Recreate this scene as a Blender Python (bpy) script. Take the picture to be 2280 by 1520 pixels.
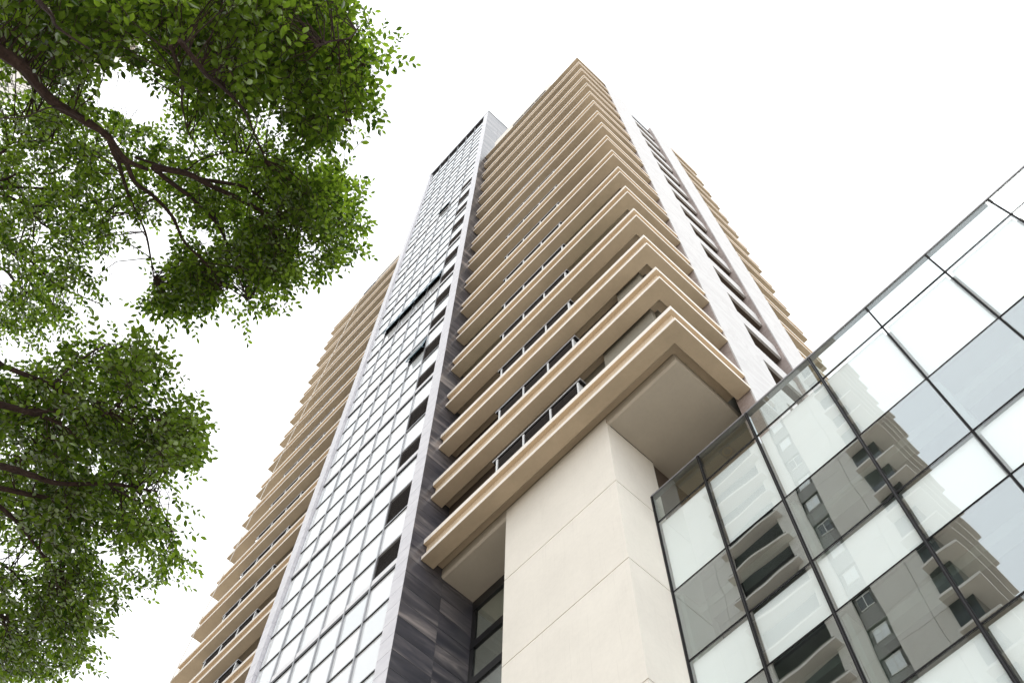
import bpy, bmesh, math, random
from mathutils import Vector, Matrix
random.seed(7)
scene = bpy.context.scene
for o in list(bpy.data.objects):
    bpy.data.objects.remove(o, do_unlink=True)
COL = scene.collection

# ------------------------------------------------------------------ camera
FPX, CX, CY = 2320.03, 1140.0, 760.0           # focal length and centre for a 2280 px wide frame
ROT = Matrix(((0.678835922,0.676907515,0.284566349),
(0.734215438,-0.631245772,-0.249912916),
(0.010463374,0.378582872,-0.925508253)))
CAM = Vector((0, 0, 1.6))
cd = bpy.data.cameras.new('camera'); cam = bpy.data.objects.new('camera', cd); COL.objects.link(cam)
cd.sensor_fit = 'HORIZONTAL'; cd.sensor_width = 36.0; cd.lens = FPX*36/2280
cd.clip_start = 0.1; cd.clip_end = 4000
cam.matrix_world = Matrix.Translation(CAM) @ ROT.to_4x4()
scene.camera = cam

# ------------------------------------------------------------------ sky: thin bright overcast
w = bpy.data.worlds.new('World'); scene.world = w; w.use_nodes = True
nt = w.node_tree; nt.nodes.clear()
N = nt.nodes.new; L = nt.links.new
SUN_EL, SUN_AZ = math.radians(58), math.radians(140)
sky = N('ShaderNodeTexSky'); sky.sky_type = 'NISHITA'; sky.sun_disc = False
sky.sun_elevation = SUN_EL; sky.sun_rotation = SUN_AZ
tc = N('ShaderNodeTexCoord')
cn = N('ShaderNodeTexNoise'); cn.inputs['Scale'].default_value = 1.6; cn.inputs['Detail'].default_value = 4; cn.inputs['Roughness'].default_value = .55
L(tc.outputs['Generated'], cn.inputs['Vector'])
cr = N('ShaderNodeValToRGB'); cr.color_ramp.elements[0].position = .3; cr.color_ramp.elements[1].position = .75
cr.color_ramp.elements[0].color = (.92, .955, .98, 1); cr.color_ramp.elements[1].color = (1, 1, 1, 1)
L(cn.outputs['Fac'], cr.inputs['Fac'])
cm = N('ShaderNodeVectorMath'); cm.operation = 'SCALE'; cm.inputs['Scale'].default_value = 18.5
L(cr.outputs['Color'], cm.inputs[0])
mx = N('ShaderNodeMixRGB'); mx.inputs['Fac'].default_value = .93
L(sky.outputs['Color'], mx.inputs['Color1']); L(cm.outputs['Vector'], mx.inputs['Color2'])
bg = N('ShaderNodeBackground'); bg.inputs['Strength'].default_value = .1
L(mx.outputs['Color'], bg.inputs['Color'])
wo = N('ShaderNodeOutputWorld'); L(bg.outputs['Background'], wo.inputs['Surface'])
# veiled sun
sl = bpy.data.lights.new('sun', 'SUN'); sl.energy = .9; sl.angle = math.radians(28); sl.color = (1, .97, .92)
so = bpy.data.objects.new('sun', sl); COL.objects.link(so)
sd = Vector((math.sin(SUN_AZ)*math.cos(SUN_EL), math.cos(SUN_AZ)*math.cos(SUN_EL), math.sin(SUN_EL)))
so.rotation_euler = sd.to_track_quat('Z', 'Y').to_euler(); so.location = (0, -30, 140)
scene.view_settings.view_transform = 'Standard'; scene.view_settings.look = 'None'
scene.view_settings.exposure = 0.12; scene.view_settings.gamma = 1.0; scene.view_settings.use_curve_mapping = False

# ------------------------------------------------------------------ helpers
def ray(u, v):
    d = ROT @ Vector(((u-CX)/FPX, -(v-CY)/FPX, -1.0)); return d.normalized()
def at_z(u, v, z):
    d = ray(u, v); return CAM + d*((z-CAM.z)/d.z)

class MB:
    """collects solids in world coordinates"""
    def __init__(s): s.v = []; s.f = []; s.m = []
    def box(s, x0, y0, z0, x1, y1, z1, mi=0):
        b = len(s.v)
        s.v += [(x0,y0,z0),(x1,y0,z0),(x1,y1,z0),(x0,y1,z0),(x0,y0,z1),(x1,y0,z1),(x1,y1,z1),(x0,y1,z1)]
        for q in ((0,3,2,1),(4,5,6,7),(0,1,5,4),(1,2,6,5),(2,3,7,6),(3,0,4,7)):
            s.f.append(tuple(b+i for i in q)); s.m.append(mi)
        return s
    def prism(s, poly, z0, z1, mi=0):
        b = len(s.v); n = len(poly)
        s.v += [(x,y,z0) for x,y in poly] + [(x,y,z1) for x,y in poly]
        s.f.append(tuple(b+i for i in range(n))[::-1]); s.f.append(tuple(b+n+i for i in range(n)))
        s.m += [mi, mi]
        for i in range(n):
            j = (i+1) % n; s.f.append((b+i, b+j, b+n+j, b+n+i)); s.m.append(mi)
        return s
    def extrude_x(s, prof, x0, x1, mi=0):       # profile of (y, z)
        b = len(s.v); n = len(prof)
        s.v += [(x0,y,z) for y,z in prof] + [(x1,y,z) for y,z in prof]
        s.f.append(tuple(b+i for i in range(n))); s.f.append(tuple(b+n+i for i in range(n))[::-1]); s.m += [mi, mi]
        for i in range(n):
            j = (i+1) % n; s.f.append((b+i, b+n+i, b+n+j, b+j)); s.m.append(mi)
        return s
    def tube(s, pts, rad, n=6, mi=0):
        b = len(s.v); k = len(pts)
        for i, p in enumerate(pts):
            p = Vector(p); t = (Vector(pts[min(i+1,k-1)])-Vector(pts[max(i-1,0)])).normalized()
            a = t.cross(Vector((.31,.52,.8))).normalized(); c = t.cross(a)
            for q in range(n):
                an = 2*math.pi*q/n; s.v.append(tuple(p+(a*math.cos(an)+c*math.sin(an))*rad[i]))
        for i in range(k-1):
            for q in range(n):
                r = (q+1) % n; s.f.append((b+i*n+q, b+i*n+r, b+(i+1)*n+r, b+(i+1)*n+q)); s.m.append(mi)
        s.f.append(tuple(b+(k-1)*n+q for q in range(n))); s.m.append(mi)
        s.f.append(tuple(b+q for q in range(n))[::-1]); s.m.append(mi)
        return s
    def mesh(s, name, mats, org=(0,0,0), fix=True):
        me = bpy.data.meshes.new(name); ox, oy, oz = org
        me.from_pydata([(x-ox, y-oy, z-oz) for x,y,z in s.v], [], s.f)
        for m in (mats if isinstance(mats, (list, tuple)) else [mats]): me.materials.append(m)
        if any(s.m): me.polygons.foreach_set('material_index', s.m)
        if fix:
            bm = bmesh.new(); bm.from_mesh(me); bmesh.ops.recalc_face_normals(bm, faces=bm.faces); bm.to_mesh(me); bm.free()
        me.update(); return me

WLOC = {}
def link(o, parent, loc):
    COL.objects.link(o); loc = Vector(loc)
    if parent is not None:
        o.parent = parent; o.location = loc - WLOC[parent.name]
    else: o.location = loc
    WLOC[o.name] = loc; return o
def thing(name, label, cat, loc, group=None):
    o = bpy.data.objects.new(name, None); o.empty_display_size = .3
    link(o, None, loc); o['label'] = label; o['category'] = cat
    if group: o['group'] = group
    return o
def part(name, mb, mats, parent, kind=None, label=None, bevel=0):
    xs = [v[0] for v in mb.v]; ys = [v[1] for v in mb.v]; zs = [v[2] for v in mb.v]
    org = ((min(xs)+max(xs))/2, (min(ys)+max(ys))/2, min(zs))
    o = bpy.data.objects.new(name, mb.mesh(name, mats, org)); link(o, parent, org)
    if kind: o['kind'] = kind
    if label: o['label'] = label
    if bevel:
        b = o.modifiers.new('bevel', 'BEVEL'); b.width = bevel; b.segments = 2; b.limit_method = 'ANGLE'
    return o
def inst(name, me, parent, loc, kind=None, bevel=0):
    o = bpy.data.objects.new(name, me); link(o, parent, loc)
    if kind: o['kind'] = kind
    if bevel:
        b = o.modifiers.new('bevel', 'BEVEL'); b.width = bevel; b.segments = 1; b.limit_method = 'ANGLE'
    return o
def unit(sx, sy, sz, mats):                     # box with its lower front left corner at the origin
    return MB().box(0,0,0,sx,sy,sz).mesh('panel', mats)

# ------------------------------------------------------------------ materials
def newmat(name):
    m = bpy.data.materials.new(name); m.use_nodes = True; n = m.node_tree; n.nodes.clear()
    out = n.nodes.new('ShaderNodeOutputMaterial'); return m, n, out
def coords(n, scale=(1,1,1), world=True, rnd=False):
    if world:
        g = n.nodes.new('ShaderNodeNewGeometry'); src = g.outputs['Position']
    else:
        g = n.nodes.new('ShaderNodeTexCoord'); src = g.outputs['Object']
    mp = n.nodes.new('ShaderNodeMapping'); mp.inputs['Scale'].default_value = scale
    if rnd:
        oi = n.nodes.new('ShaderNodeObjectInfo'); ml = n.nodes.new('ShaderNodeVectorMath'); ml.operation = 'SCALE'
        cmb = n.nodes.new('ShaderNodeCombineXYZ')
        for i in range(3): n.links.new(oi.outputs['Random'], cmb.inputs[i])
        n.links.new(cmb.outputs[0], ml.inputs[0]); ml.inputs['Scale'].default_value = 37
        ad = n.nodes.new('ShaderNodeVectorMath'); n.links.new(src, ad.inputs[0]); n.links.new(ml.outputs[0], ad.inputs[1]); src = ad.outputs[0]
    n.links.new(src, mp.inputs['Vector']); return mp.outputs['Vector']
def noise(n, vec, scale, detail=5, rough=.6, dist=0):
    t = n.nodes.new('ShaderNodeTexNoise'); t.inputs['Scale'].default_value = scale; t.inputs['Detail'].default_value = detail
    t.inputs['Roughness'].default_value = rough; t.inputs['Distortion'].default_value = dist
    n.links.new(vec, t.inputs['Vector']); return t.outputs['Fac']
def ramp(n, fac, stops):
    r = n.nodes.new('ShaderNodeValToRGB'); e = r.color_ramp.elements
    while len(e) < len(stops): e.new(.5)
    for i, (p, c) in enumerate(stops): e[i].position = p; e[i].color = (*c, 1)
    n.links.new(fac, r.inputs['Fac']); return r.outputs['Color']
def mixc(n, f, a, b, mode='MIX'):
    m = n.nodes.new('ShaderNodeMixRGB'); m.blend_type = mode
    for i, q in ((0, f), (1, a), (2, b)):
        if isinstance(q, (int, float)): m.inputs[i].default_value = q
        elif isinstance(q, tuple): m.inputs[i].default_value = (*q, 1)
        else: n.links.new(q, m.inputs[i])
    return m.outputs[0]
def bump(n, h, strength, dist=.01):
    b = n.nodes.new('ShaderNodeBump'); b.inputs['Strength'].default_value = strength; b.inputs['Distance'].default_value = dist
    n.links.new(h, b.inputs['Height']); return b.outputs['Normal']
def bsdf(n, out, color, rough=.6, metal=0, spec=.5, normal=None, ior=None):
    p = n.nodes.new('ShaderNodeBsdfPrincipled')
    if isinstance(color, tuple): p.inputs['Base Color'].default_value = (*color, 1)
    else: n.links.new(color, p.inputs['Base Color'])
    if isinstance(rough, (int, float)): p.inputs['Roughness'].default_value = rough
    else: n.links.new(rough, p.inputs['Roughness'])
    p.inputs['Metallic'].default_value = metal; p.inputs['Specular IOR Level'].default_value = spec
    if ior: p.inputs['IOR'].default_value = ior
    if normal: n.links.new(normal, p.inputs['Normal'])
    n.links.new(p.outputs[0], out.inputs['Surface']); return p

def render_mat(name, col, stain=.12, streak=.1, rough=.75, fine=.25):
    """painted render / stucco with faint blotches and rain streaks"""
    m, n, out = newmat(name); v = coords(n)
    big = noise(n, v, .55, 6, .65); sm = noise(n, v, 9, 4)
    sv = coords(n, (5, 5, .25)); st = noise(n, sv, 1.6, 5, .7)
    c = mixc(n, ramp(n, big, [(.35, (0,0,0)), (.75, (1,1,1))]), tuple(x*(1-stain) for x in col), col)
    c = mixc(n, ramp(n, st, [(.56, (0,0,0)), (.8, (streak*3,)*3)]), c, tuple(x*.72 for x in col))
    c = mixc(n, .12, c, ramp(n, sm, [(.3, tuple(x*.8 for x in col)), (.7, tuple(min(1, x*1.12) for x in col))]))
    oi = n.nodes.new('ShaderNodeObjectInfo')      # every cast piece was painted on a different day
    c = mixc(n, 1, c, mixc(n, oi.outputs['Random'], (.92,.91,.895), (1,1,1)), 'MULTIPLY')
    dr = ramp(n, noise(n, coords(n, (11, 11, .18), True, True), 1.3, 4, .75), [(.60, (0,0,0)), (.72, (streak*2.5,)*3)])
    c = mixc(n, dr, c, tuple(x*.55 for x in col))
    bsdf(n, out, c, rough, spec=.3, normal=bump(n, noise(n, v, 60, 3), fine, .004)); return m
M_cream = render_mat('cream fascia paint', (.87, .83, .785), .06, .12)
M_tan   = render_mat('tan soffit paint', (.72, .59, .44), .12, .12)
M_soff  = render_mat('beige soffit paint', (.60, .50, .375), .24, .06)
M_ceil  = render_mat('grey beige ceiling paint', (.56, .52, .455), .14, .0)
M_pier  = render_mat('ivory pier render', (.80, .775, .72), .09, .09)
M_groove = render_mat('brown joint', (.35, .24, .15), .1, 0)
M_inner = render_mat('grey green balcony wall', (.30, .29, .25), .12, .05)
M_brown = render_mat('dark brown wall', (.10, .075, .06), .2, .05)

def flat(name, col, rough=.5, metal=0, spec=.5, var=.08):
    m, n, out = newmat(name); v = coords(n)
    c = mixc(n, noise(n, v, 3, 5), tuple(x*(1-var) for x in col), tuple(min(1, x*(1+var)) for x in col))
    bsdf(n, out, c, rough, metal, spec); return m
M_alu  = flat('pale aluminium', (.62, .64, .68), .35, .55)
M_alud = flat('dark anodised aluminium', (.035, .036, .04), .35, .6)
M_black = flat('black gasket', (.012, .012, .014), .8, 0, .2)
M_cop = flat('grey coping metal', (.24, .24, .26), .45, .3)
M_strip = flat('grey recess wall', (.30, .295, .28), .8)
M_band = flat('light aluminium band', (.66, .66, .69), .4, .1)
M_louv = flat('charcoal louvre', (.20, .19, .195), .6, .0)
M_mull = flat('grey mullion aluminium', (.30, .31, .335), .4, .3)
M_post = flat('grey white post', (.62, .64, .66), .4, .2)
M_dark = flat('dark room', (.03, .03, .032), .8)
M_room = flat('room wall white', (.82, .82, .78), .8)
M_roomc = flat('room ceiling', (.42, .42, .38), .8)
M_white = flat('milky spandrel board', (.84, .88, .89), .35, 0, .5, .02)
M_bluef = flat('blue grey sash frame', (.10, .18, .24), .3, .5)

# polished dark stone cladding of the lift tower, with pale horizontal streaks
m, n, out = newmat('polished dark streaked stone'); M_dstone = m
v = coords(n, (1, .30, 1.9), True, True); a = noise(n, v, .85, 4, .55, .8); b = noise(n, v, 4.2, 4, .6)
oi = n.nodes.new('ShaderNodeObjectInfo')
c = ramp(n, a, [(.36, (.030,.031,.040)), (.49, (.070,.069,.082)), (.58, (.16,.15,.16)), (.68, (.38,.34,.33))])
c = mixc(n, .15, c, ramp(n, b, [(.3, (.04,.045,.065)), (.75, (.22,.21,.22))]))
c = mixc(n, mixc(n, oi.outputs['Random'], (0,0,0), (.45,.45,.45)), c, (.035,.04,.062))
sp = ramp(n, noise(n, coords(n, (9, 26, 5)), 2.2, 2, .5), [(.765, (0,0,0)), (.79, (.8,.8,.8))])
c = mixc(n, sp, c, (.6,.6,.58))
bsdf(n, out, c, .30, 0, .5, bump(n, noise(n, coords(n), 1.3, 3), .06, .05), ior=1.62)
# pale frame stone of the lift tower
m, n, out = newmat('pale lilac grey stone'); M_fstone = m
v = coords(n, (1, 1, 2.5), True, True); a = noise(n, v, 1.1, 6, .6, .4)
c = ramp(n, a, [(.3, (.50,.50,.555)), (.7, (.62,.62,.67))])
bsdf(n, out, c, .38, 0, .5)
# white veined pilaster stone
m, n, out = newmat('white veined stone'); M_wstone = m
v = coords(n, (1, .5, 1.0), True, True); a = noise(n, v, .7, 6, .6, 1.4)
c = ramp(n, a, [(.3, (.50,.495,.50)), (.44, (.545,.54,.545)), (.5, (.47,.46,.465)), (.56, (.545,.54,.545)), (.8, (.51,.505,.51))])
bsdf(n, out, c, .45, 0, .5, bump(n, a, .1, .02))
# dusty brown side stone
m, n, out = newmat('dusty rose brown stone'); M_bstone = m
v = coords(n, (1, 1, 1), True, True); a = noise(n, v, 2.2, 7, .7, .8); b = noise(n, v, 14, 5, .7)
c = ramp(n, a, [(.3, (.22,.165,.15)), (.55, (.34,.285,.27)), (.75, (.45,.39,.37))])
c = mixc(n, .25, c, ramp(n, b, [(.35, (.2,.15,.14)), (.7, (.5,.45,.44))]))
bsdf(n, out, c, .55, 0, .4, bump(n, b, .15, .01))

def two_sided_fresnel(n, ior):
    g = n.nodes.new('ShaderNodeNewGeometry'); m = n.nodes.new('ShaderNodeMix'); m.data_type = 'FLOAT'
    n.links.new(g.outputs['Backfacing'], m.inputs[0]); m.inputs[2].default_value = ior; m.inputs[3].default_value = 1/ior
    fr = n.nodes.new('ShaderNodeFresnel'); n.links.new(m.outputs[0], fr.inputs['IOR']); return fr
def glass(name, tint, refl, trans_tint, wave=.03, wscale=.9):
    """float glass: coated mirror reflection over a tinted clear body, very slightly wavy"""
    m, n, out = newmat(name)
    v = coords(n, (1,1,1), True, True)
    nr = bump(n, noise(n, v, wscale, 1.5, .4), wave, 1.0)
    g = n.nodes.new('ShaderNodeBsdfGlossy'); g.inputs['Roughness'].default_value = 0.0; g.inputs['Color'].default_value = (*tint, 1)
    n.links.new(nr, g.inputs['Normal'])
    t = n.nodes.new('ShaderNodeBsdfTransparent'); t.inputs['Color'].default_value = (*trans_tint, 1)
    fr = two_sided_fresnel(n, 1.6)
    ad = n.nodes.new('ShaderNodeMath'); ad.operation = 'ADD'; ad.use_clamp = True; ad.inputs[1].default_value = refl
    n.links.new(fr.outputs[0], ad.inputs[0])
    mx = n.nodes.new('ShaderNodeMixShader'); n.links.new(ad.outputs[0], mx.inputs[0]); n.links.new(t.outputs[0], mx.inputs[1]); n.links.new(g.outputs[0], mx.inputs[2])
    n.links.new(mx.outputs[0], out.inputs['Surface']); return m
M_glass = glass('coated podium glass', (.94,.97,1.0), .21, (.66,.72,.70), .007, .4)
M_clear = glass('clear parapet glass', (.95,.98,1.0), .0, (.84,.88,.87), .002, .5)
M_milk  = glass('clear glass over spandrel', (.97,.99,1.0), .02, (.97,.985,.985), .006, .4)
M_green = glass('green tinted window glass', (.7,.8,.75), .03, (.45,.62,.5), .002)
# mirror-coated panes with pale blinds behind them
m, n, out = newmat('bright mirror pane'); M_pane = m
v = coords(n, (1,1,1), True, True); oi = n.nodes.new('ShaderNodeObjectInfo')
c = mixc(n, oi.outputs['Random'], (.64,.68,.71), (.75,.77,.79))
p = n.nodes.new('ShaderNodeBsdfDiffuse'); n.links.new(c, p.inputs['Color'])
g = n.nodes.new('ShaderNodeBsdfGlossy'); g.inputs['Roughness'].default_value = .02; g.inputs['Color'].default_value = (.92,.95,.98,1)
n.links.new(bump(n, noise(n, v, .5, 1.5), .004, 1.0), g.inputs['Normal'])
fr = n.nodes.new('ShaderNodeFresnel'); fr.inputs['IOR'].default_value = 1.7
mx2 = n.nodes.new('ShaderNodeMixShader'); n.links.new(fr.outputs[0], mx2.inputs[0]); n.links.new(p.outputs[0], mx2.inputs[1]); n.links.new(g.outputs[0], mx2.inputs[2])
n.links.new(mx2.outputs[0], out.inputs['Surface'])
# dark window glass of far buildings
m, n, out = newmat('dark window glass'); M_wdark = m
bsdf(n, out, (.03,.036,.042), .05, 0, .6)

# ================================================================== SETTING
m, n, out = newmat('warm concrete paving'); v = coords(n)
c = ramp(n, noise(n, v, .25, 6, .6), [(.3, (.43,.37,.30)), (.7, (.53,.46,.38))])
c = mixc(n, .2, c, ramp(n, noise(n, v, 6, 4), [(.3, (.3,.27,.22)), (.7, (.55,.5,.42))]))
bsdf(n, out, c, .85, spec=.2)
g = part('ground', MB().box(-1500,-1500,-.3,1500,1500,0), m, None, 'structure')

# ================================================================== MAIN TOWER
ST = 3.53
def ZK(k): return 28.2 + ST*k
XL, XR, YF = -15.285, -4.66, 10.0
tower = thing('apartment_tower', 'cream high-rise with stacked projecting ledges, white stone pilasters and an ivory corner pier', 'apartment building', (-10, 16, 0))

def ledge_set(parent, poly, inner, cop, k, coping=True, label=None):
    """one storey: thin slab edge, recessed parapet band and coping"""
    z = ZK(k)
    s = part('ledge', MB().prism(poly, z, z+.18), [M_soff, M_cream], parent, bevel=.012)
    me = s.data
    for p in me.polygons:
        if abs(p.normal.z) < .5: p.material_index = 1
    if coping:
        part('parapet_band', MB().prism(inner, z+.18, z+.84), M_tan, s)
        c = part('coping', MB().prism(cop, z+.84, z+1.09), [M_tan, M_cream], s, bevel=.012)
        for p in c.data.polygons:
            if p.normal.z > -.5: p.material_index = 1
    return s
def ell(x0, x1, y0, y1, d, w):                  # L-shaped plan, front strip then side strip; d = inset, w = width
    return [(x0, y0+d), (x1-d, y0+d), (x1-d, y1), (x1-d-w, y1), (x1-d-w, y0+d+w), (x0, y0+d+w)]
for k in range(17):
    ledge_set(tower, ell(XL, XR, YF, 13.06, 0, .5), ell(XL+.01, XR, YF, 13.06, .14, .16), ell(XL+.003, XR, YF, 13.058, 0, .40), k, k < 16)
for k in range(16):                             # raised balcony ceilings behind the slab edge
    z = ZK(k)
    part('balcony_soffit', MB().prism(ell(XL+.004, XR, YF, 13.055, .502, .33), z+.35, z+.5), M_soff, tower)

# core of the tower
part('transfer_block', MB().extrude_x([(10.90, 28.085), (10.84, 28.145), (10.84, 28.53), (24.9, 28.53), (24.9, 28.085)], XL, -5.46), M_ceil, tower)
part('tower_core', MB().box(XL+.01, 10.86, 28.54, -5.52, 24.9, 84.66), M_inner, tower)
part('roof_slab', MB().box(XL+.01, 10.52, 84.70, -5.2, 24.8, 84.83), M_soff, tower)
# rooftop plant wall with louvre strips
part('roof_parapet', MB().box(-14.3, 10.10, 84.87, -7.75, 10.35, 87.35), M_cream, tower)
part('roof_parapet', MB().box(XL+.02, 10.16, 84.87, -14.31, 10.4, 86.2), M_cream, tower)
for i in range(3):
    part('louvre_strip', MB().box(-12.1+1.3*i, 10.06, 85.70, -10.87+1.3*i, 10.098, 86.02), M_black, tower)

# balcony walls and windows between the ledges
for k in range(16):
    z = ZK(k); r = random.Random(k)
    if k <= 2:
        w_ = part('balcony_wall', MB().box(-6.7 if k else -7.7, 10.62 if k < 2 else 10.80, z+.52, -5.62, 10.84, z+3.86), M_inner, tower)
        part('balcony_wall', MB().box(XL+.05, 10.80, z+.52, -12.3, 10.845, z+3.86), M_brown, tower)
    else:
        for x0, x1 in ((-14.9, -12.4), (-8.6, -5.55)):
            f = part('window', MB().box(x0, 10.80, z+.6, x1, 10.85, z+.72).box(x0, 10.80, z+3.74, x1, 10.85, z+3.86).box(x0, 10.80, z+.72, x0+.06, 10.85, z+3.74).box(x1-.06, 10.80, z+.72, x1, 10.85, z+3.74), M_black, tower)
            nn = 3
            for i in range(nn):
                a = x0+.06+(x1-x0-.12)*i/nn; b = x0+.06+(x1-x0-.12)*(i+1)/nn
                part('pane', MB().box(a+.015, 10.815, z+.72, b-.015, 10.835, z+3.74), M_green if k in (3, 4) else M_wdark, f)
                
# louvred screens with pale posts
def screen(parent, x0, k, yo, nb=3, step=1.212, dz=0):
    z = ZK(k)+dz; x1 = x0+step*nb
    f = part('louvre_screen', MB().box(x0-.2, 10.19+yo, z+2.43, x1+.14, 10.45+yo, z+2.47), M_alu, parent)
    part('canopy_soffit', MB().box(x0-.18, 10.21+yo, z+2.36, x1+.12, 10.44+yo, z+2.428), M_black, f)
    for i in range(nb+1):
        part('post', MB().box(x0+step*i-.035, 10.20+yo, z+1.11, x0+step*i+.035, 10.26+yo, z+2.358), M_post, f)
    part('side_panel', MB().box(x1-.03, 10.262+yo, z+1.11, x1+.02, 10.43+yo, z+2.358), M_post, f)
    part('back_panel', MB().box(x0-.02, 10.44+yo, z+1.11, x1+.02, 10.46+yo, z+2.35), M_dark, f)
    sl_ = MB()
    for b in range(nb):
        for j in range(12):
            zz = z+1.12+j*.102
            sl_.extrude_x([(10.215+yo, zz), (10.225+yo, zz), (10.27+yo, zz+.08), (10.26+yo, zz+.08)], x0+step*b+.037, x0+step*(b+1)-.037)
    part('louvre_slats', sl_, M_louv, f, 'stuff')
for k in range(16): screen(tower, -12.18, k, 0)

# pilasters on the side elevation: stone panels on a core
def pilaster(y0, y1, ztop):
    part('pilaster_core', MB().box(-5.22, y0+.03, 16, -4.72, y1-.03, ztop-.02), M_brown, tower)
    # front panels, 1.765 m courses; every other course is split
    z = 16.9; i = 0
    fm = unit(.045, y1-y0-.004, 1.757, M_wstone); sm = unit(.50, .03, 1.757, M_bstone)
    while z < ztop-1:
        h = min(1.757, ztop-z)
        if h < 1.7:
            part('stone_panel', MB().box(-4.718, y0+.002, z, -4.673, y1-.002, ztop), M_wstone, tower)
        else:
            inst('stone_panel', fm, tower, (-4.718, y0+.002, z))
            inst('side_panel', sm, tower, (-5.22, y0, z))
        z += 1.765
pilaster(13.08, 15.42, 85.2); pilaster(18.25, 20.55, 86.0)
part('recess_wall', MB().box(-6.3, 15.44, 16, -5.45, 18.23, 84.6), M_brown, tower)
for k in range(-2, 16):
    z = ZK(k)
    part('spandrel', MB().box(-5.44, 15.425, z+.15, -4.86, 18.22, z+1.42), [M_wstone], tower)
    f = part('window', MB().box(-5.44, 15.5, z+1.45, -5.36, 18.2, z+1.53).box(-5.44, 15.5, z+3.5, -5.36, 18.2, z+3.58).box(-5.44, 15.5, z+1.53, -5.36, 15.58, z+3.5).box(-5.44, 16.8, z+1.53, -5.36, 16.88, z+3.5).box(-5.44, 18.12, z+1.53, -5.36, 18.2, z+3.5), M_alud, tower)
    part('pane', MB().box(-5.42, 15.585, z+1.535, -5.40, 16.795, z+3.495), M_wdark, f)
    part('pane', MB().box(-5.42, 16.885, z+1.535, -5.40, 18.115, z+3.495), M_wdark, f)
    part('lintel', MB().box(-5.44, 15.425, z+3.6, -4.95, 18.21, z+3.672), M_brown, f)
part('recess_cornice', MB().box(-5.44, 15.43, 84.3, -4.9, 18.22, 84.75), M_dark, tower)

# ledges beyond the second pilaster
for k in range(1, 17):
    z = ZK(k)
    ledge_set(tower, [(XR, 20.56), (XR, 23.53), (-8.0, 23.53), (-8.0, 22.9), (-5.4, 22.9), (-5.4, 20.56)],
              [(XR-.14, 20.57), (XR-.14, 23.39), (-7.9, 23.39), (-7.9, 23.2), (-4.98, 23.2), (-4.98, 20.57)],
              [(XR, 20.562), (XR, 23.53), (-7.95, 23.53), (-7.95, 23.1), (-5.06, 23.1), (-5.06, 20.562)], k)
part('rear_wall', MB().box(-6.3, 20.56, 24, -5.53, 22.85, 84.6), M_inner, tower)

# ivory pier: three rendered lifts with recessed joints
px0, px1, py0, py1 = -12.35, -8.145, 10.808, 12.67
part('pier_core', MB().box(px0+.02, py0+.02, 0, px1-.02, py1-.02, 28.3), M_groove, tower)
for za, zb in ((0, 5.4), (5.43, 9.41), (9.44, 13.42), (13.45, 17.41), (17.44, 21.415), (21.445, 24.86), (24.89, 28.07)):
    part('pier_lift', MB().box(px0, py0, za, px1, py1, zb), M_pier, tower)
part('pier_head', MB().box(px0+.002, py0+.002, 28.07, px1-.025, 11.6, 28.4), M_pier, tower)
part('pier_gasket', MB().box(px1-.02, 10.95, 28.071, px1+.012, py1, 28.084), M_black, tower)

# recessed glazing left of the pier
gz = part('lobby_glazing', MB().box(XL, 12.13, 27.62, px0-.01, 12.24, 28.083).box(XL, 12.13, 25.82, px0-.01, 12.24, 26.12).box(XL, 12.13, 24.20, px0-.01, 12.24, 24.5).box(XL, 12.13, 22.6, px0-.01, 12.24, 22.9)
     .box(XL, 12.13, 21.0, px0-.01, 12.24, 21.3).box(XL, 12.13, 0, px0-.01, 12.24, .3).box(XL, 12.14, .3, XL+.16, 12.23, 27.6), M_alud, tower)
zz = [.3, 21.0, 21.3, 22.6, 22.9, 24.2, 24.5, 25.82, 26.12, 27.62]
for i in range(0, 10, 2):
    part('pane', MB().box(XL+.16, 12.17, zz[i], px0-.01, 12.19, zz[i+1]), M_clear, gz)
part('lobby_wall', MB().box(XL+.01, 15.2, 0, px0, 15.4, 28.08).box(XL+.01, 12.3, 27.75, px0-.3, 15.2, 28.08).box(px0-.25, 12.7, 0, px0-.01, 15.2, 28.08), M_pier, tower)
part('lobby_column', MB().box(-14.7, 13.0, 0, -14.45, 13.3, 27.74), M_room, tower)
part('undercroft_wall', MB().box(px1-.3, 12.7, 0, px1-.05, 24.5, 28.08), M_brown, tower)
part('undercroft_bulkhead', MB().box(px1, 15.6, 24.3, -6.3, 15.9, 28.08), M_ceil, tower)

# recessed square downlight in the soffit over the podium roof
dl = thing('ceiling_lamp', 'small square recessed downlight with round lens in the beige soffit, seen through the parapet glass', 'ceiling lamp', (-6.43, 13.95, 28.08))
part('frame', MB().box(-6.62, 13.77, 28.062, -6.24, 14.13, 28.083), M_strip, dl, bevel=.004)
part('lens', MB().tube([(-6.43,13.95,28.05), (-6.43,13.95,28.061)], [.10,.10], 20), M_strip, dl)
part('ring', MB().tube([(-6.43,13.95,28.056), (-6.43,13.95,28.0615)], [.15,.15], 20), M_soff, dl)

# soffit scuffs and control joints stay in the paint; vent on dark cladding etc. follow

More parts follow.
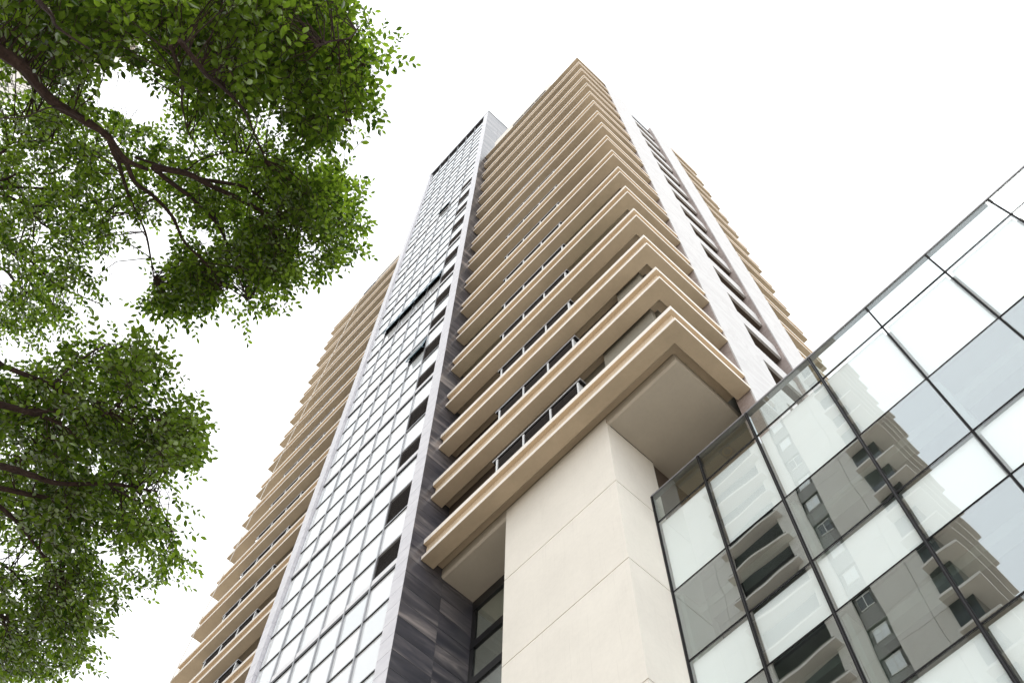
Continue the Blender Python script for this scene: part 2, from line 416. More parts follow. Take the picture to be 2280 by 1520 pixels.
# ================================================================== LEFT WING
wing = thing('apartment_wing', 'cream balcony wing with stacked ledges left of the glazed lift tower', 'apartment building', (-30, 16, 0))
WX0, WX1, WY = -37.2, -24.27, 10.95
for k in range(-2, 18):
    z = ZK(k)
    po = [(WX0, WY), (WX1, WY), (WX1, WY+.5), (WX0+2.0, WY+.5), (WX0+2.0, WY+2.2), (WX0, WY+2.2)]
    pi_ = [(WX0+.14, WY+.14), (WX1, WY+.14), (WX1, WY+.3), (WX0+.3, WY+.3), (WX0+.3, WY+2.0), (WX0+.14, WY+2.0)]
    pc = [(WX0+.25, WY), (WX1, WY), (WX1, WY+.4), (WX0+.65, WY+.4), (WX0+.65, WY+2.1), (WX0+.25, WY+2.1)]
    ledge_set(wing, po, pi_, pc, k)
    if k < 17:
        part('balcony_soffit', MB().box(WX0+2.01, WY+.502, z+.35, WX1, WY+.86, z+.5), M_soff, wing)
part('wing_core', MB().box(WX0+2.1, WY+.87, 0, WX1, 24, 88.2), M_inner, wing)
part('roof_parapet', MB().box(-31.2, 11.0, 89.28, WX1, 11.2, 91.4), M_cream, wing)
part('roof_parapet', MB().box(-33.4, 11.05, 89.28, -31.21, 11.2, 90.3), M_cream, wing)
for i in range(4):
    part('louvre_strip', MB().box(-33.0+1.25*i, 10.97, 90.0, -31.83+1.25*i, 10.998 if i > 1 else 11.048, 90.22), M_black, wing)
for k in range(-2, 17):
    screen(wing, -33.95, k, .95, 3, 1.3)
    z = ZK(k)
    f = part('window', MB().box(-29.6, WY+.80, z+.55, -24.6, WY+.865, z+.65).box(-29.6, WY+.80, z+3.7, -24.6, WY+.865, z+3.8), M_black, wing)
    part('pane', MB().box(-29.5, WY+.82, z+.65, -24.7, WY+.84, z+3.7), M_wdark, f)

# thin cable strung down the face of the wing
cb = part('cable', MB().tube([(-32.8, 10.86, 92), (-34.05, 10.82, 74), (-35.15, 10.80, 62), (-36.15, 10.80, 47), (-36.75, 10.80, 38), (-37.9, 10.8, 20)], [.026]*6, 5), M_cream, None)
cb['label'] = 'thin pale cable hanging diagonally down the front of the left balcony wing'; cb['category'] = 'cable'

# ================================================================== GLAZED LIFT TOWER
lift = thing('glazed_tower', 'tall slim glazed tower with pale stone frame and dark streaked stone side', 'tower', (-20, 11, 0))
GX0, GX1, GY = -24.25, -15.30, 9.55
FW0, FW1 = -23.72, -15.92                       # inner edges of the stone frame
YG = 9.70
ZT = 104.45
part('lift_core', MB().box(GX0+.05, 9.76, 0, GX1-.06, 12.1, ZT-.1), M_dark, lift)
part('rear_cladding', MB().box(GX0+.01, 12.11, 0, GX1-.01, 12.16, ZT-.05), M_dstone, lift)
part('left_cladding', MB().box(GX0-.002, 9.80, 0, GX0+.045, 12.1, ZT-.05), M_dstone, lift)
zj0 = 23.72; C = .706; lo = zj0 - C*9
rf = unit(FW1*0+.612, .14, C-.014, M_fstone); lf = unit(.512, .14, C-.014, M_fstone)
d1 = unit(.05, 1.375, C-.014, M_dstone); d2 = unit(.05, 1.22, C-.014, M_dstone)
nrow = int((ZT-lo)/C)
for j in range(nrow):
    z = lo+j*C+.005
    if z < 58:
        inst('frame_panel', rf, lift, (FW1, GY, z)); inst('frame_panel', lf, lift, (GX0+.008, GY, z))
        inst('cladding_panel', d1, lift, (GX1-.05, GY+.002, z)); inst('cladding_panel', d2, lift, (GX1-.052, 10.934, z))
# higher courses read as continuous stone: panels two storeys tall
z = lo+(int((58-lo)/C)+1)*C+.005
hi1, hi2 = MB(), MB()
while z < ZT-.3:
    h = min(C-.006, ZT-z)
    hi1.box(FW1, GY, z, FW1+.612, GY+.14, z+h); hi1.box(GX0+.008, GY, z, GX0+.52, GY+.14, z+h)
    hi2.box(GX1-.05, GY+.002, z, GX1, 10.926, z+h); hi2.box(GX1-.052, 10.934, z, GX1-.002, 12.155, z+h)
    z += C
part('frame_panels', hi1, M_fstone, lift, 'stuff'); part('cladding_panels', hi2, M_dstone, lift, 'stuff')
part('base_plinth', MB().box(GX0, GY, 0, FW0-.02, GY+.14, lo).box(FW1+.02, GY, 0, GX1, GY+.14, lo), M_fstone, lift)
part('side_plinth', MB().box(GX1-.05, GY+.145, 0, GX1-.003, 12.15, lo), M_dstone, lift)
part('head_frame', MB().box(GX0+.01, GY-.01, ZT, GX1+.02, 12.17, ZT+.06), M_alud, lift)
part('head_beam', MB().box(FW0+.01, GY+.002, 104.0, FW1-.01, GY+.145, ZT-.01), M_dstone, lift)
part('reveal', MB().box(FW0, YG-.012, lo, FW0+.10, YG+.02, 104.0), M_alu, lift)
mull = [-22.43, -21.13, -19.84, -18.59, -17.33]
for x in mull:
    mo = part('mullion', MB().box(x-.028, YG-.055, 14.0, x+.028, YG+.02, 103.98), M_mull, lift)
xs = [FW0+.10] + mull + [FW1]
SASH = {(4,1,i) for i in (1,2,3,4)} | {(2,3,4), (7,0,3)}
rows = []
for i, (a, b) in enumerate(((14.2,15.78),(15.86,17.38),(17.46,18.98),(19.04,20.56),(20.60,22.12),(22.17,23.70),(23.76,25.28),(25.34,26.83),(26.90,28.41))): rows.append((a, b, -1, i))
bands = []
for gI in range(11):
    g0 = 28.5+7.06*gI
    bands.append(g0)
    for q, (a, b) in enumerate(((.345, 1.72), (1.77, 3.42), (3.47, 5.16), (5.20, 6.93))):
        if g0+b < 104: rows.append((g0+a, g0+b, gI, q))
rows.append((102.4+.05, 103.98, 10, 3)) if False else None
tr = MB().box(FW0+.1, 0, 0, FW1, .055, .05).mesh('transom', M_alud)
pm = [unit(xs[i+1]-xs[i]-(.056 if 0 < i < 5 else .028), .02, 1, M_pane) for i in range(6)]
npane = 0
def louvre(x0, x1, za, zb):
    l = part('louvre', MB().box(x0, YG+.03, za, x1, YG+.05, zb), M_black, lift)
    s = MB(); k = int((zb-za)/.10)
    for j in range(k):
        zc = za+.01+j*(zb-za-.02)/k
        s.extrude_x([(YG-.03, zc), (YG-.022, zc), (YG-.005, zc+.05), (YG-.013, zc+.05)], x0+.012, x1-.012)
    part('louvre_slats', s, M_louv, l, 'stuff')
    part('louvre_frame', MB().box(x0, YG-.04, za-.03, x1, YG+.03, za).box(x0, YG-.04, zb, x1, YG+.03, zb+.02), M_alu, l)
rg = random.Random(3)
for (za, zb, gI, q) in rows:
    for i in range(6):
        x0 = xs[i]+(.028 if i else 0); x1 = xs[i+1]-(.028 if i < 5 else 0)
        if i == 5 and gI >= 0 and ((q == 0 and gI <= 7) or (q == 2 and gI <= 6)):
            louvre(x0, x1, za+.03, zb-.02); continue
        if (gI, q, i) in SASH:
            f = part('open_sash', MB().box(x0+.01, YG-.04, za, x0+.05, YG, zb).box(x1-.05, YG-.04, za, x1-.01, YG, zb).box(x0+.05, YG-.04, za, x1-.05, YG, za+.05).box(x0+.05, YG-.04, zb-.05, x1-.05, YG, zb), M_bluef, lift, label='top hung sash tilted open')
            org = WLOC[f.name]
            for v_ in f.data.vertices: v_.co.z -= (zb-org.z); v_.co.y -= (YG-org.y)
            pn = bpy.data.objects.new('pane', MB().box(x0+.05-org.x, -.03, -(zb-za)+.05, x1-.05-org.x, -.015, -.05).mesh('pane', M_pane)); COL.objects.link(pn); pn.parent = f; pn.location = (0,0,0)
            f.location = Vector((org.x, YG, zb)) - WLOC[lift.name]; WLOC[f.name] = Vector((org.x, YG, zb))
            f.rotation_euler = (math.radians(-7), 0, 0)
            for xx in (x0+.06, x1-.08):
                part('stay', MB().tube([(xx+.01, YG-.02, za+.35), (xx+.01, YG-.20, za+.06), (xx+.01, YG-.05, za+.4)], [.014]*3, 5), M_bluef, lift)
            continue
        me = pm[i]; o = inst('pane', me, lift, (x0, YG, za)); o.scale = (1, 1, zb-za); npane += 1
    if gI >= 0 and q < 3 or gI < 0 and za > 14.3:
        pass
    zt = zb if q < 3 or gI < 0 else None
    if zt and not (gI < 0 and q == 8): inst('transom', tr, lift, (0, YG-.04, zb))
for g0 in bands:
    part('floor_band', MB().box(FW0+.1, YG-.045, g0+.06, FW1, YG+.02, g0+.335), M_band, lift)
    part('transom', MB().box(FW0+.1, YG-.05, g0-.075, FW1, YG+.0, g0-.025), M_alud, lift)
    part('transom', MB().box(FW0+.1, YG-.05, g0+.01, FW1, YG+.0, g0+.055), M_alud, lift)
    part('floor_band', MB().box(FW0+.1, YG-.03, g0-.024, FW1, YG+.01, g0+.009), M_band, lift)
print('panes', npane)

# ================================================================== PODIUM with curtain wall
pod = thing('podium_building', 'low glass-walled podium with grid of milky and clear panes behind the ivory pier', 'building', (0, 16, 0))
PY = 12.2
PX = [-8.13, -6.455, -4.772, -2.665, -.83, 1.02, 2.87, 4.72, 6.57, 8.42, 10.27]
PZ = [25.63, 24.33, 21.40, 19.03, 17.395, 15.04, 13.40, 11.03, 9.40, 7.03, 5.40, 3.03, .3]
part('parapet_coping', MB().box(PX[0], PY-.02, 25.60, PX[-1], PY+.15, 25.66), M_cop, pod, bevel=.006)
for i, x in enumerate(PX):
    wd = .034 if i <= 3 else .014
    mo = part('mullion', MB().box(x-wd, PY-.012-(.012 if i <= 3 else 0), .2, x+wd, PY+.03, 25.6), M_black, pod)
    part('mullion_fin', MB().box(x-.022, PY+.045, .2, x+.022, PY+.15, 25.58), M_alu if i in (0,2) else M_alud, mo)
    if i <= 3:
        part('cover_strip', MB().box(x-.012, PY-.034, .2, x+.012, PY-.024, 25.6), M_alud, mo)
tm = MB().box(0, 0, -.017, PX[-1]-PX[0], .04, .017).mesh('transom', M_black)
for z in PZ[1:]: inst('transom', tm, pod, (PX[0], PY-.008, z))
for r in range(len(PZ)-1):
    zb, za = PZ[r]-.02, PZ[r+1]+.02
    if r == 0: zb = 25.6
    for i in range(len(PX)-1):
        x0, x1 = PX[i]+.03, PX[i+1]-.03
        kind = 'parapet' if r == 0 else ('milky' if r % 2 == 1 else 'clear')
        mat = {'parapet': M_clear, 'milky': M_milk, 'clear': M_glass}[kind]
        o = part('pane', MB().box(x0, PY, za, x1, PY+.012, zb), mat, pod)
        # each pane sits a hair out of true, as real ones do
        rr = random.Random(r*17+i); o.rotation_euler = (rr.uniform(-.0015,.0015), 0, rr.uniform(-.003,.003))
        if kind == 'milky':
            s = part('spandrel_board', MB().box(x0+.05, PY+.07, za+.02, x1-.03, PY+.09, zb-.04), M_white, pod)
        if kind == 'clear' and i >= 0:
            pass
# shadow boxes and slabs behind milky rows, rooms behind clear rows
for r in range(1, len(PZ)-1):
    zb, za = PZ[r], PZ[r+1]
    if r % 2 == 1:
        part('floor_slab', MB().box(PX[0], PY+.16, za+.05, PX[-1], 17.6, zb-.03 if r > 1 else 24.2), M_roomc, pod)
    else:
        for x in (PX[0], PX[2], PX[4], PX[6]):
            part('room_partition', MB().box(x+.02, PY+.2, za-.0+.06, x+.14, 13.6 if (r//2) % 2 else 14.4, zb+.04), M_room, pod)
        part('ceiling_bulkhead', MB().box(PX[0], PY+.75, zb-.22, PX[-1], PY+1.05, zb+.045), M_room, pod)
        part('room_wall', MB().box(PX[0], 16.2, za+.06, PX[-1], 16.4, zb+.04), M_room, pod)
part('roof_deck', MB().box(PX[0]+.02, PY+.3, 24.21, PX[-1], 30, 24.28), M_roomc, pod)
part('podium_side_wall', MB().box(PX[-1]+.02, PY, 0, PX[-1]+.3, 30, 25.6), M_cream, pod)

# ================================================================== TOWER ACROSS THE STREET (seen in the glass and through the leaves)
opp = thing('opposite_tower', 'pale high-rise with window strips, glimpsed through the tree crown at the top left', 'apartment building', (-25, -28, 0))
OY, OX0, OX1, OZ = -22.6, -41.2, -9.7, 121.5
part('tower_core', MB().box(OX0+.3, OY-14, 0, OX1-.3, OY-.8, OZ-1), M_dark, opp)
cols = []                                       # (x0, x1, kind)
X = [(-9.7,-15.2,'wall'), (-15.2,-16.95,'strip'), (-16.95,-19.4,'wall'), (-19.4,-24.6,'balcony'), (-24.6,-28.2,'wall'), (-28.2,-30.2,'strip'), (-30.2,-33.6,'wall'), (-33.6,-35.6,'strip'), (-35.6,-41.2,'wall')]
H = 3.3; nf = int(OZ/H)
pan = {}
big = MB()
for xb, xa, kind in X:
    for f in range(nf):
        z = f*H
        if kind == 'wall':
            if z < 32 or (z > 76 and z < 32): pass
            wdt = xb-xa; half = wdt/2
            if xb > -20 and 20 < z < 90:
                for q in range(2):
                    key = round(half, 3)
                    if key not in pan: pan[key] = unit(half-.03, .28, H-.03, M_pier)
                    inst('wall_panel', pan[key], opp, (xa+q*half+.015, OY-.28, z+.015))
            else:
                for q in range(2): big.box(xa+q*half+.015, OY-.28, z+.015, xa+(q+1)*half-.015, OY, z+H-.015)
        elif kind == 'strip':
            part('recess_panel', MB().box(xa+.02, OY-.4, z+.02, xb-.02, OY-.3, z+1.5), M_strip, opp)
            part('recess_wall', MB().box(xa+.02, OY-.7, z+1.5, xb-.02, OY-.5, z+H), M_strip, opp)
            wf = part('window', MB().box(xa+.3, OY-.38, z+1.6, xb-.3, OY-.30, z+1.68).box(xa+.3, OY-.38, z+2.9, xb-.3, OY-.30, z+2.98).box((xa+xb)/2-.03, OY-.38, z+1.68, (xa+xb)/2+.03, OY-.30, z+2.9), M_room, opp)
            part('pane', MB().box(xa+.32, OY-.36, z+1.68, xb-.32, OY-.34, z+2.9), M_white if f % 3 else M_wdark, wf)
        else:
            part('ledge', MB().box(xa-.6, OY-.3, z, xb+.6, OY+.75, z+.18), M_cream, opp)
            part('parapet_band', MB().box(xa-.45, OY+.45, z+.18, xb+.45, OY+.6, z+.5), M_inner, opp)
part('wall_panels', big, M_pier, opp, 'stuff')
for f in range(nf):                             # ledges wrapping the street corner
    z = f*H
    part('ledge', MB().prism([(-11.4, OY-.25), (-11.4, OY+.9), (OX1+1.3, OY+.9), (OX1+1.3, OY-8), (OX1-.2, OY-8), (OX1-.2, OY-.25)], z, z+.2), M_cream, opp)
    part('parapet_band', MB().prism([(-11.2, OY+.55), (-11.2, OY+.7), (OX1+1.1, OY+.7), (OX1+1.1, OY-7.8), (OX1+.95, OY-7.8), (OX1+.95, OY+.55)], z+.2, z+.45), M_strip, opp)
    part('window', MB().prism([(-11.35, OY+.02), (-11.35, OY+.06), (OX1+.06, OY+.06), (OX1+.06, OY-7.9), (OX1+.02, OY-7.9), (OX1+.02, OY+.02)], z+.5, z+H-.02), M_wdark, opp)
    part('side_panel', MB().box(OX1-.3, OY-13.9, z+.02, OX1-.02, OY-8.1, z+H-.02), M_pier, opp)
part('roof_slab', MB().box(OX0-.2, OY-14, OZ-.9, OX1+.3, OY+.2, OZ), M_cream, opp)

# ================================================================== TREES
# leaf: folded blade with a pointed tip, lying in XY, base at the origin, length 1
def leafmat(name, dark, light, tdark, tlight):
    m, n, out = newmat(name)
    v = coords(n); t = noise(n, v, 1.7, 4, .6)
    g = n.nodes.new('ShaderNodeNewGeometry')
    r = g.outputs['Random Per Island']
    c = mixc(n, r, dark, light); c = mixc(n, .35, c, ramp(n, t, [(.35, dark), (.65, light)]))
    tcol = mixc(n, r, tdark, tlight)
    d = n.nodes.new('ShaderNodeBsdfDiffuse'); n.links.new(c, d.inputs['Color'])
    tr = n.nodes.new('ShaderNodeBsdfTranslucent'); n.links.new(tcol, tr.inputs['Color'])
    gl = n.nodes.new('ShaderNodeBsdfGlossy'); gl.inputs['Roughness'].default_value = .38; gl.inputs['Color'].default_value = (.8,.85,.8,1)
    m1 = n.nodes.new('ShaderNodeMixShader'); m1.inputs[0].default_value = .6
    n.links.new(d.outputs[0], m1.inputs[1]); n.links.new(tr.outputs[0], m1.inputs[2])
    fr = n.nodes.new('ShaderNodeFresnel'); fr.inputs['IOR'].default_value = 1.35
    mu = n.nodes.new('ShaderNodeMath'); mu.operation = 'MULTIPLY'; mu.inputs[1].default_value = .2; n.links.new(fr.outputs[0], mu.inputs[0])
    m2 = n.nodes.new('ShaderNodeMixShader'); n.links.new(mu.outputs[0], m2.inputs[0])
    n.links.new(m1.outputs[0], m2.inputs[1]); n.links.new(gl.outputs[0], m2.inputs[2])
    n.links.new(m2.outputs[0], out.inputs['Surface']); return m
M_leaf = leafmat('green leaf', (.012,.030,.004), (.075,.12,.02), (.03,.085,.003), (.40,.60,.045))
m, n, out = newmat('dark bark'); M_bark = m
v = coords(n, (1,1,1)); b = noise(n, v, 26, 6, .7)
c = ramp(n, b, [(.3, (.018,.011,.010)), (.6, (.048,.030,.026)), (.8, (.10,.075,.065))])
bsdf(n, out, c, .85, spec=.25, normal=bump(n, b, .6, .01))

LEAF = [(0,0,0), (.30,.20,.035), (.62,.235,.04), (1,0,-.03), (.62,-.235,.04), (.30,-.20,.035), (.35,0,0), (.7,0,-.005)]
LF = [(0,6,1), (1,6,7,2), (2,7,3), (0,5,6), (6,5,4,7), (7,4,3)]

def inside(poly, x, y):
    c = False; j = len(poly)-1
    for i in range(len(poly)):
        xi, yi = poly[i]; xj, yj = poly[j]
        if (yi > y) != (yj > y) and x < (xj-xi)*(y-yi)/(yj-yi)+xi: c = not c
        j = i
    return c
def edge_d(poly, x, y):
    best = 1e9; j = len(poly)-1
    for i in range(len(poly)):
        ax, ay = poly[j]; bx, by = poly[i]; dx, dy = bx-ax, by-ay
        t = max(0, min(1, ((x-ax)*dx+(y-ay)*dy)/(dx*dx+dy*dy+1e-9)))
        best = min(best, math.hypot(x-ax-t*dx, y-ay-t*dy)); j = i
    return best
def interp(pts, n):                             # Catmull-Rom through 3D points
    P = [pts[0]] + list(pts) + [pts[-1]]; out = []
    for i in range(1, len(P)-2):
        for q in range(n):
            t = q/n
            out.append(.5*((2*P[i]) + (P[i+1]-P[i-1])*t + (2*P[i-1]-5*P[i]+4*P[i+1]-P[i+2])*t*t + (3*P[i]-P[i-1]-3*P[i+1]+P[i+2])*t**3))
    out.append(pts[-1]); return out

def build_tree(name, label, trunk, limbs, zones, holes, seed, leaf_len):
    """limbs: list of (z0, z1, r0, [(u, v)...]) ; zones: (polygon, z low, z high, clusters, spread)"""
    rnd = random.Random(seed)
    root = thing(name, label, 'tree', trunk[0], 'street trees')
    part('trunk', MB().tube(interp([Vector(p) for p, r in zip(trunk, [0]*9)], 5), [ .26-.12*i/(5*(len(trunk)-1)) for i in range(5*(len(trunk)-1)+1)], 12), M_bark, root)
    nodes = []
    for z0, z1, r0, uv in limbs:
        k = len(uv)
        pts = [at_z(u, v, z0+(z1-z0)*i/(k-1)) for i, (u, v) in enumerate(uv)]
        if z0 < 0: pass
        pts = [p+Vector((rnd.uniform(-.02,.02), rnd.uniform(-.02,.02), rnd.uniform(-.05,.05))) if 0 < i else p for i, p in enumerate(pts)]
        c = interp(pts, 5)
        rad = [max(.004, r0*(1-.78*i/(len(c)-1))*(1+.10*rnd.uniform(-1, 1))) for i in range(len(c))]
        part('limb', MB().tube(c, rad, 8 if r0 > .02 else 5), M_bark, root)
        nodes += c[1:]
    # connect the first limb to the trunk top
    M3 = ROT.transposed()
    twigs = MB(); V = []; F = []; LV = []        # leaves as flat arrays
    leaves = []
    def add_leaf(p, d, nrm, s):
        x = d.normalized(); zv = nrm - x*nrm.dot(x)
        if zv.length < 1e-4: return
        zv.normalize(); y = zv.cross(x)
        leaves.append((p, x, y, zv, s))
    for poly, zl, zh, ncl, spread, dens, mul in zones:
        us = [p[0] for p in poly]; vs = [p[1] for p in poly]; made = 0; tries = 0
        while made < ncl and tries < ncl*60:
            tries += 1
            u = rnd.uniform(min(us), max(us)); v = rnd.uniform(min(vs), max(vs))
            if not inside(poly, u, v) or edge_d(poly, u, v) < (20 if ncl > 200 else 8): continue
            bad = False
            for hp in holes:
                if inside(hp, u, v) or edge_d(hp, u, v) < 18: bad = True; break
            if bad: continue
                        # clumps: a slow wobble in density opens small windows of sky
            wv = math.sin(u/31+seed)*math.sin(v/27+seed*2)+.6*math.sin(u/13-v/17)
            if wv < -.2 and rnd.random() < .85: continue
            made += 1
            z = rnd.uniform(zl, zh); c = at_z(u, v, z)
            # nearest limb node feeds the twig bundle
            nd = rnd.choice(sorted(nodes, key=lambda q: (q-c).length_squared)[:4])
            mid = (nd+c)/2; qq = M3 @ (mid-CAM); um = CX+FPX*qq.x/-qq.z; vm = CY-FPX*qq.y/-qq.z
            if .04 < (nd-c).length < .5 and not any(inside(hp, um, vm) for hp in holes):
                mid = (nd+c)/2 + Vector((rnd.uniform(-.05,.05), rnd.uniform(-.05,.05), rnd.uniform(-.02,.06)))
                twigs.tube([nd, mid, c], [.005, .0035, .0022], 3)
            out_dir = (c-nd); out_dir.z *= .3
            if out_dir.length < .02: out_dir = Vector((rnd.uniform(-1,1), rnd.uniform(-1,1), 0))
            out_dir.normalize()
            for t in range(dens):
                a = rnd.gauss(0, .9)
                d = Matrix.Rotation(a, 3, 'Z') @ out_dir; d.z = rnd.uniform(-.45, .25); d.normalize()
                base = c + Vector((rnd.gauss(0, spread*.35), rnd.gauss(0, spread*.35), rnd.gauss(0, spread*.5)))
                Lt = spread*rnd.uniform(.5, 1.1)
                tip = base + d*Lt
                twigs.tube([base-d*.03, base+d*Lt*.5+Vector((0,0,.006)), tip], [.0022, .0017, .0009], 3)
                nl = max(3, int(Lt/(leaf_len*mul*.45)))
                for i in range(nl):
                    f = (i+.6)/nl; p = base + d*Lt*f
                    side = 1 if i % 2 else -1
                    az = side*rnd.uniform(.65, 1.15) if i < nl-1 else rnd.uniform(-.2, .2)
                    ld = Matrix.Rotation(az, 3, 'Z') @ d; ld.z += rnd.uniform(-.45, .12)
                    nrm = Vector((rnd.gauss(0, .38), rnd.gauss(0, .38), 1))
                    add_leaf(p, ld, nrm, leaf_len*mul*rnd.uniform(.6, 1.25))
    # drop leaves that would close the gaps or stray outside
    M3 = ROT.transposed()
    keep = []
    for l in leaves:
        q = M3 @ (l[0]-CAM)
        u = CX+FPX*q.x/-q.z; v = CY-FPX*q.y/-q.z
        if any(inside(hp, u, v) and edge_d(hp, u, v) > 6 for hp in holes): continue
        vis = -20 < u < 2300 and -20 < v < 1540
        keep.append((l, vis, (l[0]-CAM).length))
    # the 300 largest showing leaves are objects, the rest one crown
    keep.sort(key=lambda t: (not t[1], t[2]))
    lm = bpy.data.meshes.new('leaf'); lm.from_pydata(LEAF, [], LF); lm.materials.append(M_leaf); lm.update()
    single = keep[:280]; rest = keep[280:]
    for (p, x, y, zv, s), _, _ in single:
        o = bpy.data.objects.new('leaf', lm); COL.objects.link(o); o.parent = root
        mtx = Matrix((x, y, zv)).transposed().to_4x4(); 
        o.matrix_basis = Matrix.Translation(p-WLOC[root.name]) @ mtx @ Matrix.Scale(s, 4)
    V = []; F = []
    for (p, x, y, zv, s), _, _ in rest:
        b = len(V)
        V += [p + (x*a + y*bb + zv*c)*s for a, bb, c in LEAF]
        F += [tuple(b+i for i in f) for f in LF]
    org = Vector(WLOC[root.name])
    me = bpy.data.meshes.new('crown'); me.from_pydata([tuple(q-org) for q in V], [], F); me.materials.append(M_leaf); me.update()
    o = bpy.data.objects.new('crown', me); link(o, root, org); o['kind'] = 'stuff'
    tw = part('twigs', twigs, M_bark, root, 'stuff')
    print(name, 'leaves', len(leaves), 'kept', len(keep))
    return root

# upper tree ------------------------------------------------------------
def S(off, s, pts): return [(off[0]+a/s, off[1]+b/s) for a, b in pts]
A_out = [(-60,-60),(770,-60),(775,10),(800,35),(850,95),(845,150),(805,205),(832,262),(812,305),(745,322),(690,312),(720,352),(790,418),(812,468),(790,512),(742,562),(735,602),(640,632),(590,704),(540,702),(528,640),(480,668),(400,688),(350,682),(322,622),(298,600),(210,598),(242,690),(172,715),(100,732),(60,745),(-60,745)]
holesA = [[(222,178),(290,140),(300,200),(345,215),(395,195),(372,250),(310,290),(262,262),(205,240),(196,215)],
          [(268,492),(328,492),(378,540),(385,575),(330,560),(282,538)], [(428,500),(470,505),(488,545),(470,560),(448,548)],
          [(150,575),(205,600),(200,640),(160,650)] and [(195,560),(225,575),(215,597),(190,590)], [(0,575),(30,600),(38,640),(0,650)], [(655,545),(690,560),(668,585)], [(300,262),(330,268),(318,290)], [(88,8),(130,10),(134,52),(104,62)], [(12,172),(76,182),(70,214),(8,214)], [(150,18),(182,22),(170,48)], [(296,62),(318,70),(300,118),(282,122)]]
limbA = [
 (6.8, 7.5, 0.048, [(-500,-260),(-250,-70),(-60,62),(0,110),(60,160),(110,215),(180,262),(240,300),(290,345),(340,372)]),
 (7.7, 8.4, 0.022, [(340,372),(420,395),(480,410),(530,440),(600,470),(680,500),(740,505)]),
 (7.5, 8.2, 0.019, [(240,300),(262,345),(279,363),(305,395),(335,433),(380,489),(421,538),(466,586),(488,620),(500,645)]),
 (7.6, 8.3, 0.014, [(262,345),(270,385),(294,456),(317,519),(347,586),(352,630)]),
 (7.7, 8.4, 0.017, [(340,372),(373,400),(425,445),(481,493),(503,530),(533,605),(560,660)]),
 (7.9, 8.6, 0.013, [(440,398),(529,415),(567,434),(615,471),(660,505),(700,540)]),
 (7.5, 8.0, 0.020, [(380,-60),(470,30),(537,63),(597,71),(663,92),(700,105),(760,120),(810,140)]),
 (7.4, 7.8, 0.009, [(700,105),(740,92),(781,76),(805,60)]),
 (7.6, 8.2, 0.015, [(420,60),(563,121),(595,142),(634,174),(663,192),(705,197),(760,240),(790,280)]),
 (6.8, 8.1, 0.014, [(400,90),(466,163),(495,201),(531,245),(555,276),(576,337),(590,365)]),
 (7.0, 8.0, 0.010, [(380,100),(405,185),(415,230),(430,300),(450,350)]),
 (6.0, 6.6, 0.016, [(40,-60),(87,0),(118,26),(147,55),(200,100)]),
 (8.0, 8.7, 0.016, [(-60,400),(0,428),(71,456),(130,460),(200,470)]),
 (8.2, 8.8, 0.011, [(71,456),(93,489),(142,527),(194,545),(240,568)]),
 (8.1, 8.7, 0.013, [(-60,390),(0,412),(104,424),(186,437),(224,452),(260,480)]),
 (8.2, 9.0, 0.014, [(-60,540),(0,549),(56,583),(123,639),(190,661),(230,680)]),
 (8.3, 9.1, 0.014, [(-60,580),(0,605),(37,635),(86,672),(123,721)]),
 (7.8, 8.4, 0.011, [(-60,380),(0,339),(39,316),(105,316),(160,330)]),
 (7.9, 8.5, 0.012, [(-60,400),(0,395),(53,387),(110,384),(163,363),(210,345)]),
 (7.0, 7.6, 0.007, [(180,262),(120,235),(60,250),(10,265)]),
 (7.8, 8.3, 0.009, [(300,350),(400,372),(450,350),(520,335),(560,345)]),
]
zonesA = [
 (A_out, 7.8, 9.5, 640, .19, 6, 0.85),
 ([(-60,-60),(760,-60),(770,60),(700,160),(560,230),(420,180),(300,120),(200,180),(120,170),(0,110),(-60,60)], 7.3, 8.4, 250, .18, 6, 1.05),
 ([(380,-60),(660,-60),(640,60),(520,190),(400,150),(330,60)], 7.0, 7.8, 110, .17, 6, 1.15),
 ([(-40,-60),(260,-60),(280,110),(215,200),(120,170),(20,100)], 7.0, 7.7, 80, .17, 6, 1.15),
 ([(640,60),(845,90),(840,150),(800,210),(825,265),(740,315),(640,250)], 7.6, 8.6, 80, .16, 6, 1.0),
 ([(540,560),(640,560),(620,630),(585,700),(545,695)], 8.0, 8.8, 42, .15, 6, 0.95),
 ([(560,380),(700,370),(800,450),(790,510),(730,590),(620,620),(540,540)], 7.9, 8.8, 105, .16, 6, 0.95),
 ([(340,580),(520,590),(480,660),(400,685),(345,675)], 8.0, 8.8, 70, .16, 6, 0.95),
]
build_tree('leafy_tree', 'green street tree overhanging the top left, with thick dark limb running down right', [(-6.2,-4.9,0), (-6.1,-4.7,2.6), (-5.6,-4.0,4.8), tuple(at_z(-500,-260,6.8))], limbA, zonesA, holesA, 11, .047)

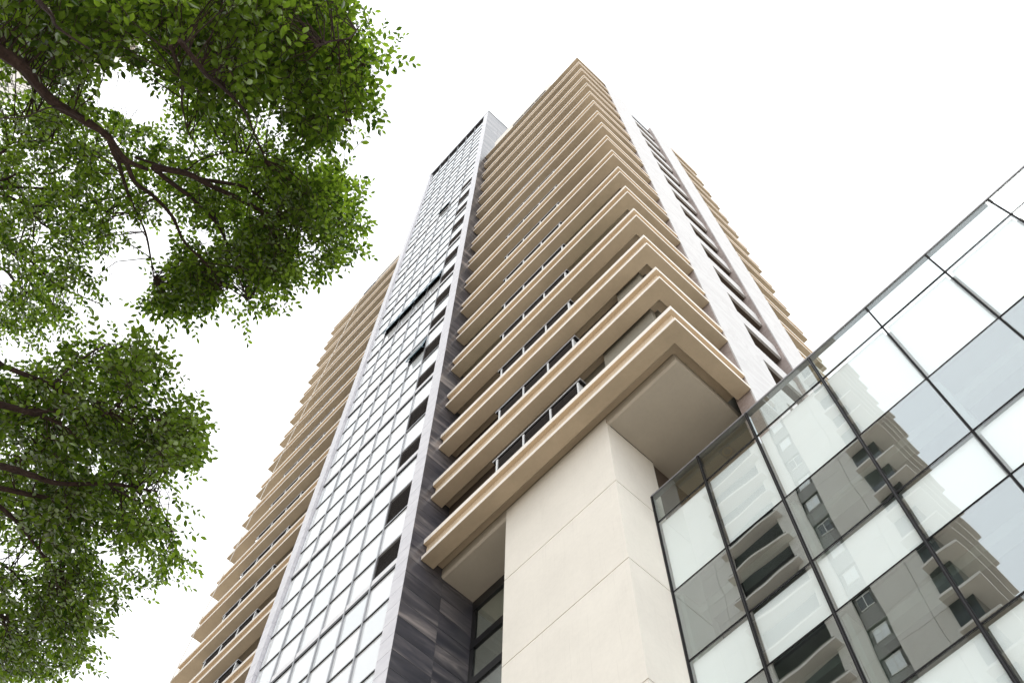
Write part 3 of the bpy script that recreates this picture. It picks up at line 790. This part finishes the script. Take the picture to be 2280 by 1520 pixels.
# lower tree ------------------------------------------------------------
B_out = [(-60,790),(60,800),(100,770),(170,735),(240,722),(325,748),(345,800),(345,850),(372,895),(425,915),(458,985),(450,1035),(392,1060),(400,1095),(398,1150),(422,1235),(400,1275),(335,1290),(290,1325),(235,1330),(232,1390),(200,1455),(110,1515),(40,1560),(-60,1560)]
holesB = [[(-60,1228),(70,1225),(80,1258),(30,1262),(-60,1262)], [(-60,760),(60,752),(130,735),(150,775),(100,806),(20,814),(-60,815)], [(190,1035),(235,1030),(225,1060),(195,1065)], [(205,1215),(255,1225),(250,1262),(215,1255)], [(40,985),(75,985),(70,1012),(45,1015)]]
limbB = [
 (6.6, 7.3, 0.038, [(-700,760),(-350,830),(-60,885),(0,897),(56,915),(101,930),(134,945)]),
 (7.2, 7.9, 0.019, [(56,915),(110,912),(167,911),(228,925),(304,937),(370,950),(410,965)]),
 (6.8, 7.6, 0.024, [(-350,830),(-60,805),(0,818),(61,834),(111,854),(187,882),(250,900)]),
 (6.6, 7.5, 0.027, [(-350,950),(-60,1030),(0,1041),(76,1054),(132,1067),(243,1082),(304,1080),(360,1090)]),
 (6.9, 7.6, 0.019, [(-60,1075),(51,1097),(106,1112),(162,1130),(208,1155),(250,1190)]),
 (6.8, 7.7, 0.016, [(-60,1090),(15,1132),(66,1191),(111,1257),(140,1300),(160,1360)]),
 (7.2, 7.9, 0.013, [(-60,1225),(0,1257),(46,1282),(91,1348),(110,1400)]),
 (7.2, 7.9, 0.011, [(-60,1320),(0,1358),(35,1408),(60,1460)]),
 (7.3, 8.0, 0.009, [(120,855),(170,800),(230,775),(290,760)]),
 (7.3, 8.0, 0.009, [(230,925),(300,870),(330,820)]),
 (7.3, 7.9, 0.008, [(243,1082),(300,1110),(360,1140),(395,1190)]),
 (7.2, 7.8, 0.008, [(20,1040),(65,1010),(120,960),(130,945)]),
]
zonesB = [
 (B_out, 7.2, 8.6, 400, .17, 6, 0.95),
 ([(120,780),(330,760),(420,920),(450,1000),(390,1060),(390,1240),(250,1310),(120,1240),(60,1100),(80,900)], 7.1, 7.9, 95, .16, 6, 1.15),
 ([(-60,830),(200,850),(260,1000),(200,1150),(60,1200),(-60,1180)], 6.9, 7.6, 40, .16, 6, 1.2),
 ([(-60,1280),(230,1290),(220,1400),(190,1450),(100,1510),(-60,1520)], 7.0, 7.8, 80, .16, 6, 1.0),
 ([(330,905),(405,925),(432,985),(420,1025),(360,1030)], 6.9, 7.8, 40, .15, 6, 1.0),
]
build_tree('leafy_tree', 'leafy green street tree reaching in from the lower left edge, below the other crown', [(-10.4,-1.0,0), (-10.3,-.9,2.4), (-9.9,-.8,4.6), tuple(at_z(-700,760,6.6))], limbB, zonesB, holesB, 23, .046)

scene.render.engine = 'CYCLES'
scene.cycles.max_bounces = 10; scene.cycles.transparent_max_bounces = 16; scene.cycles.diffuse_bounces = 4; scene.cycles.glossy_bounces = 5
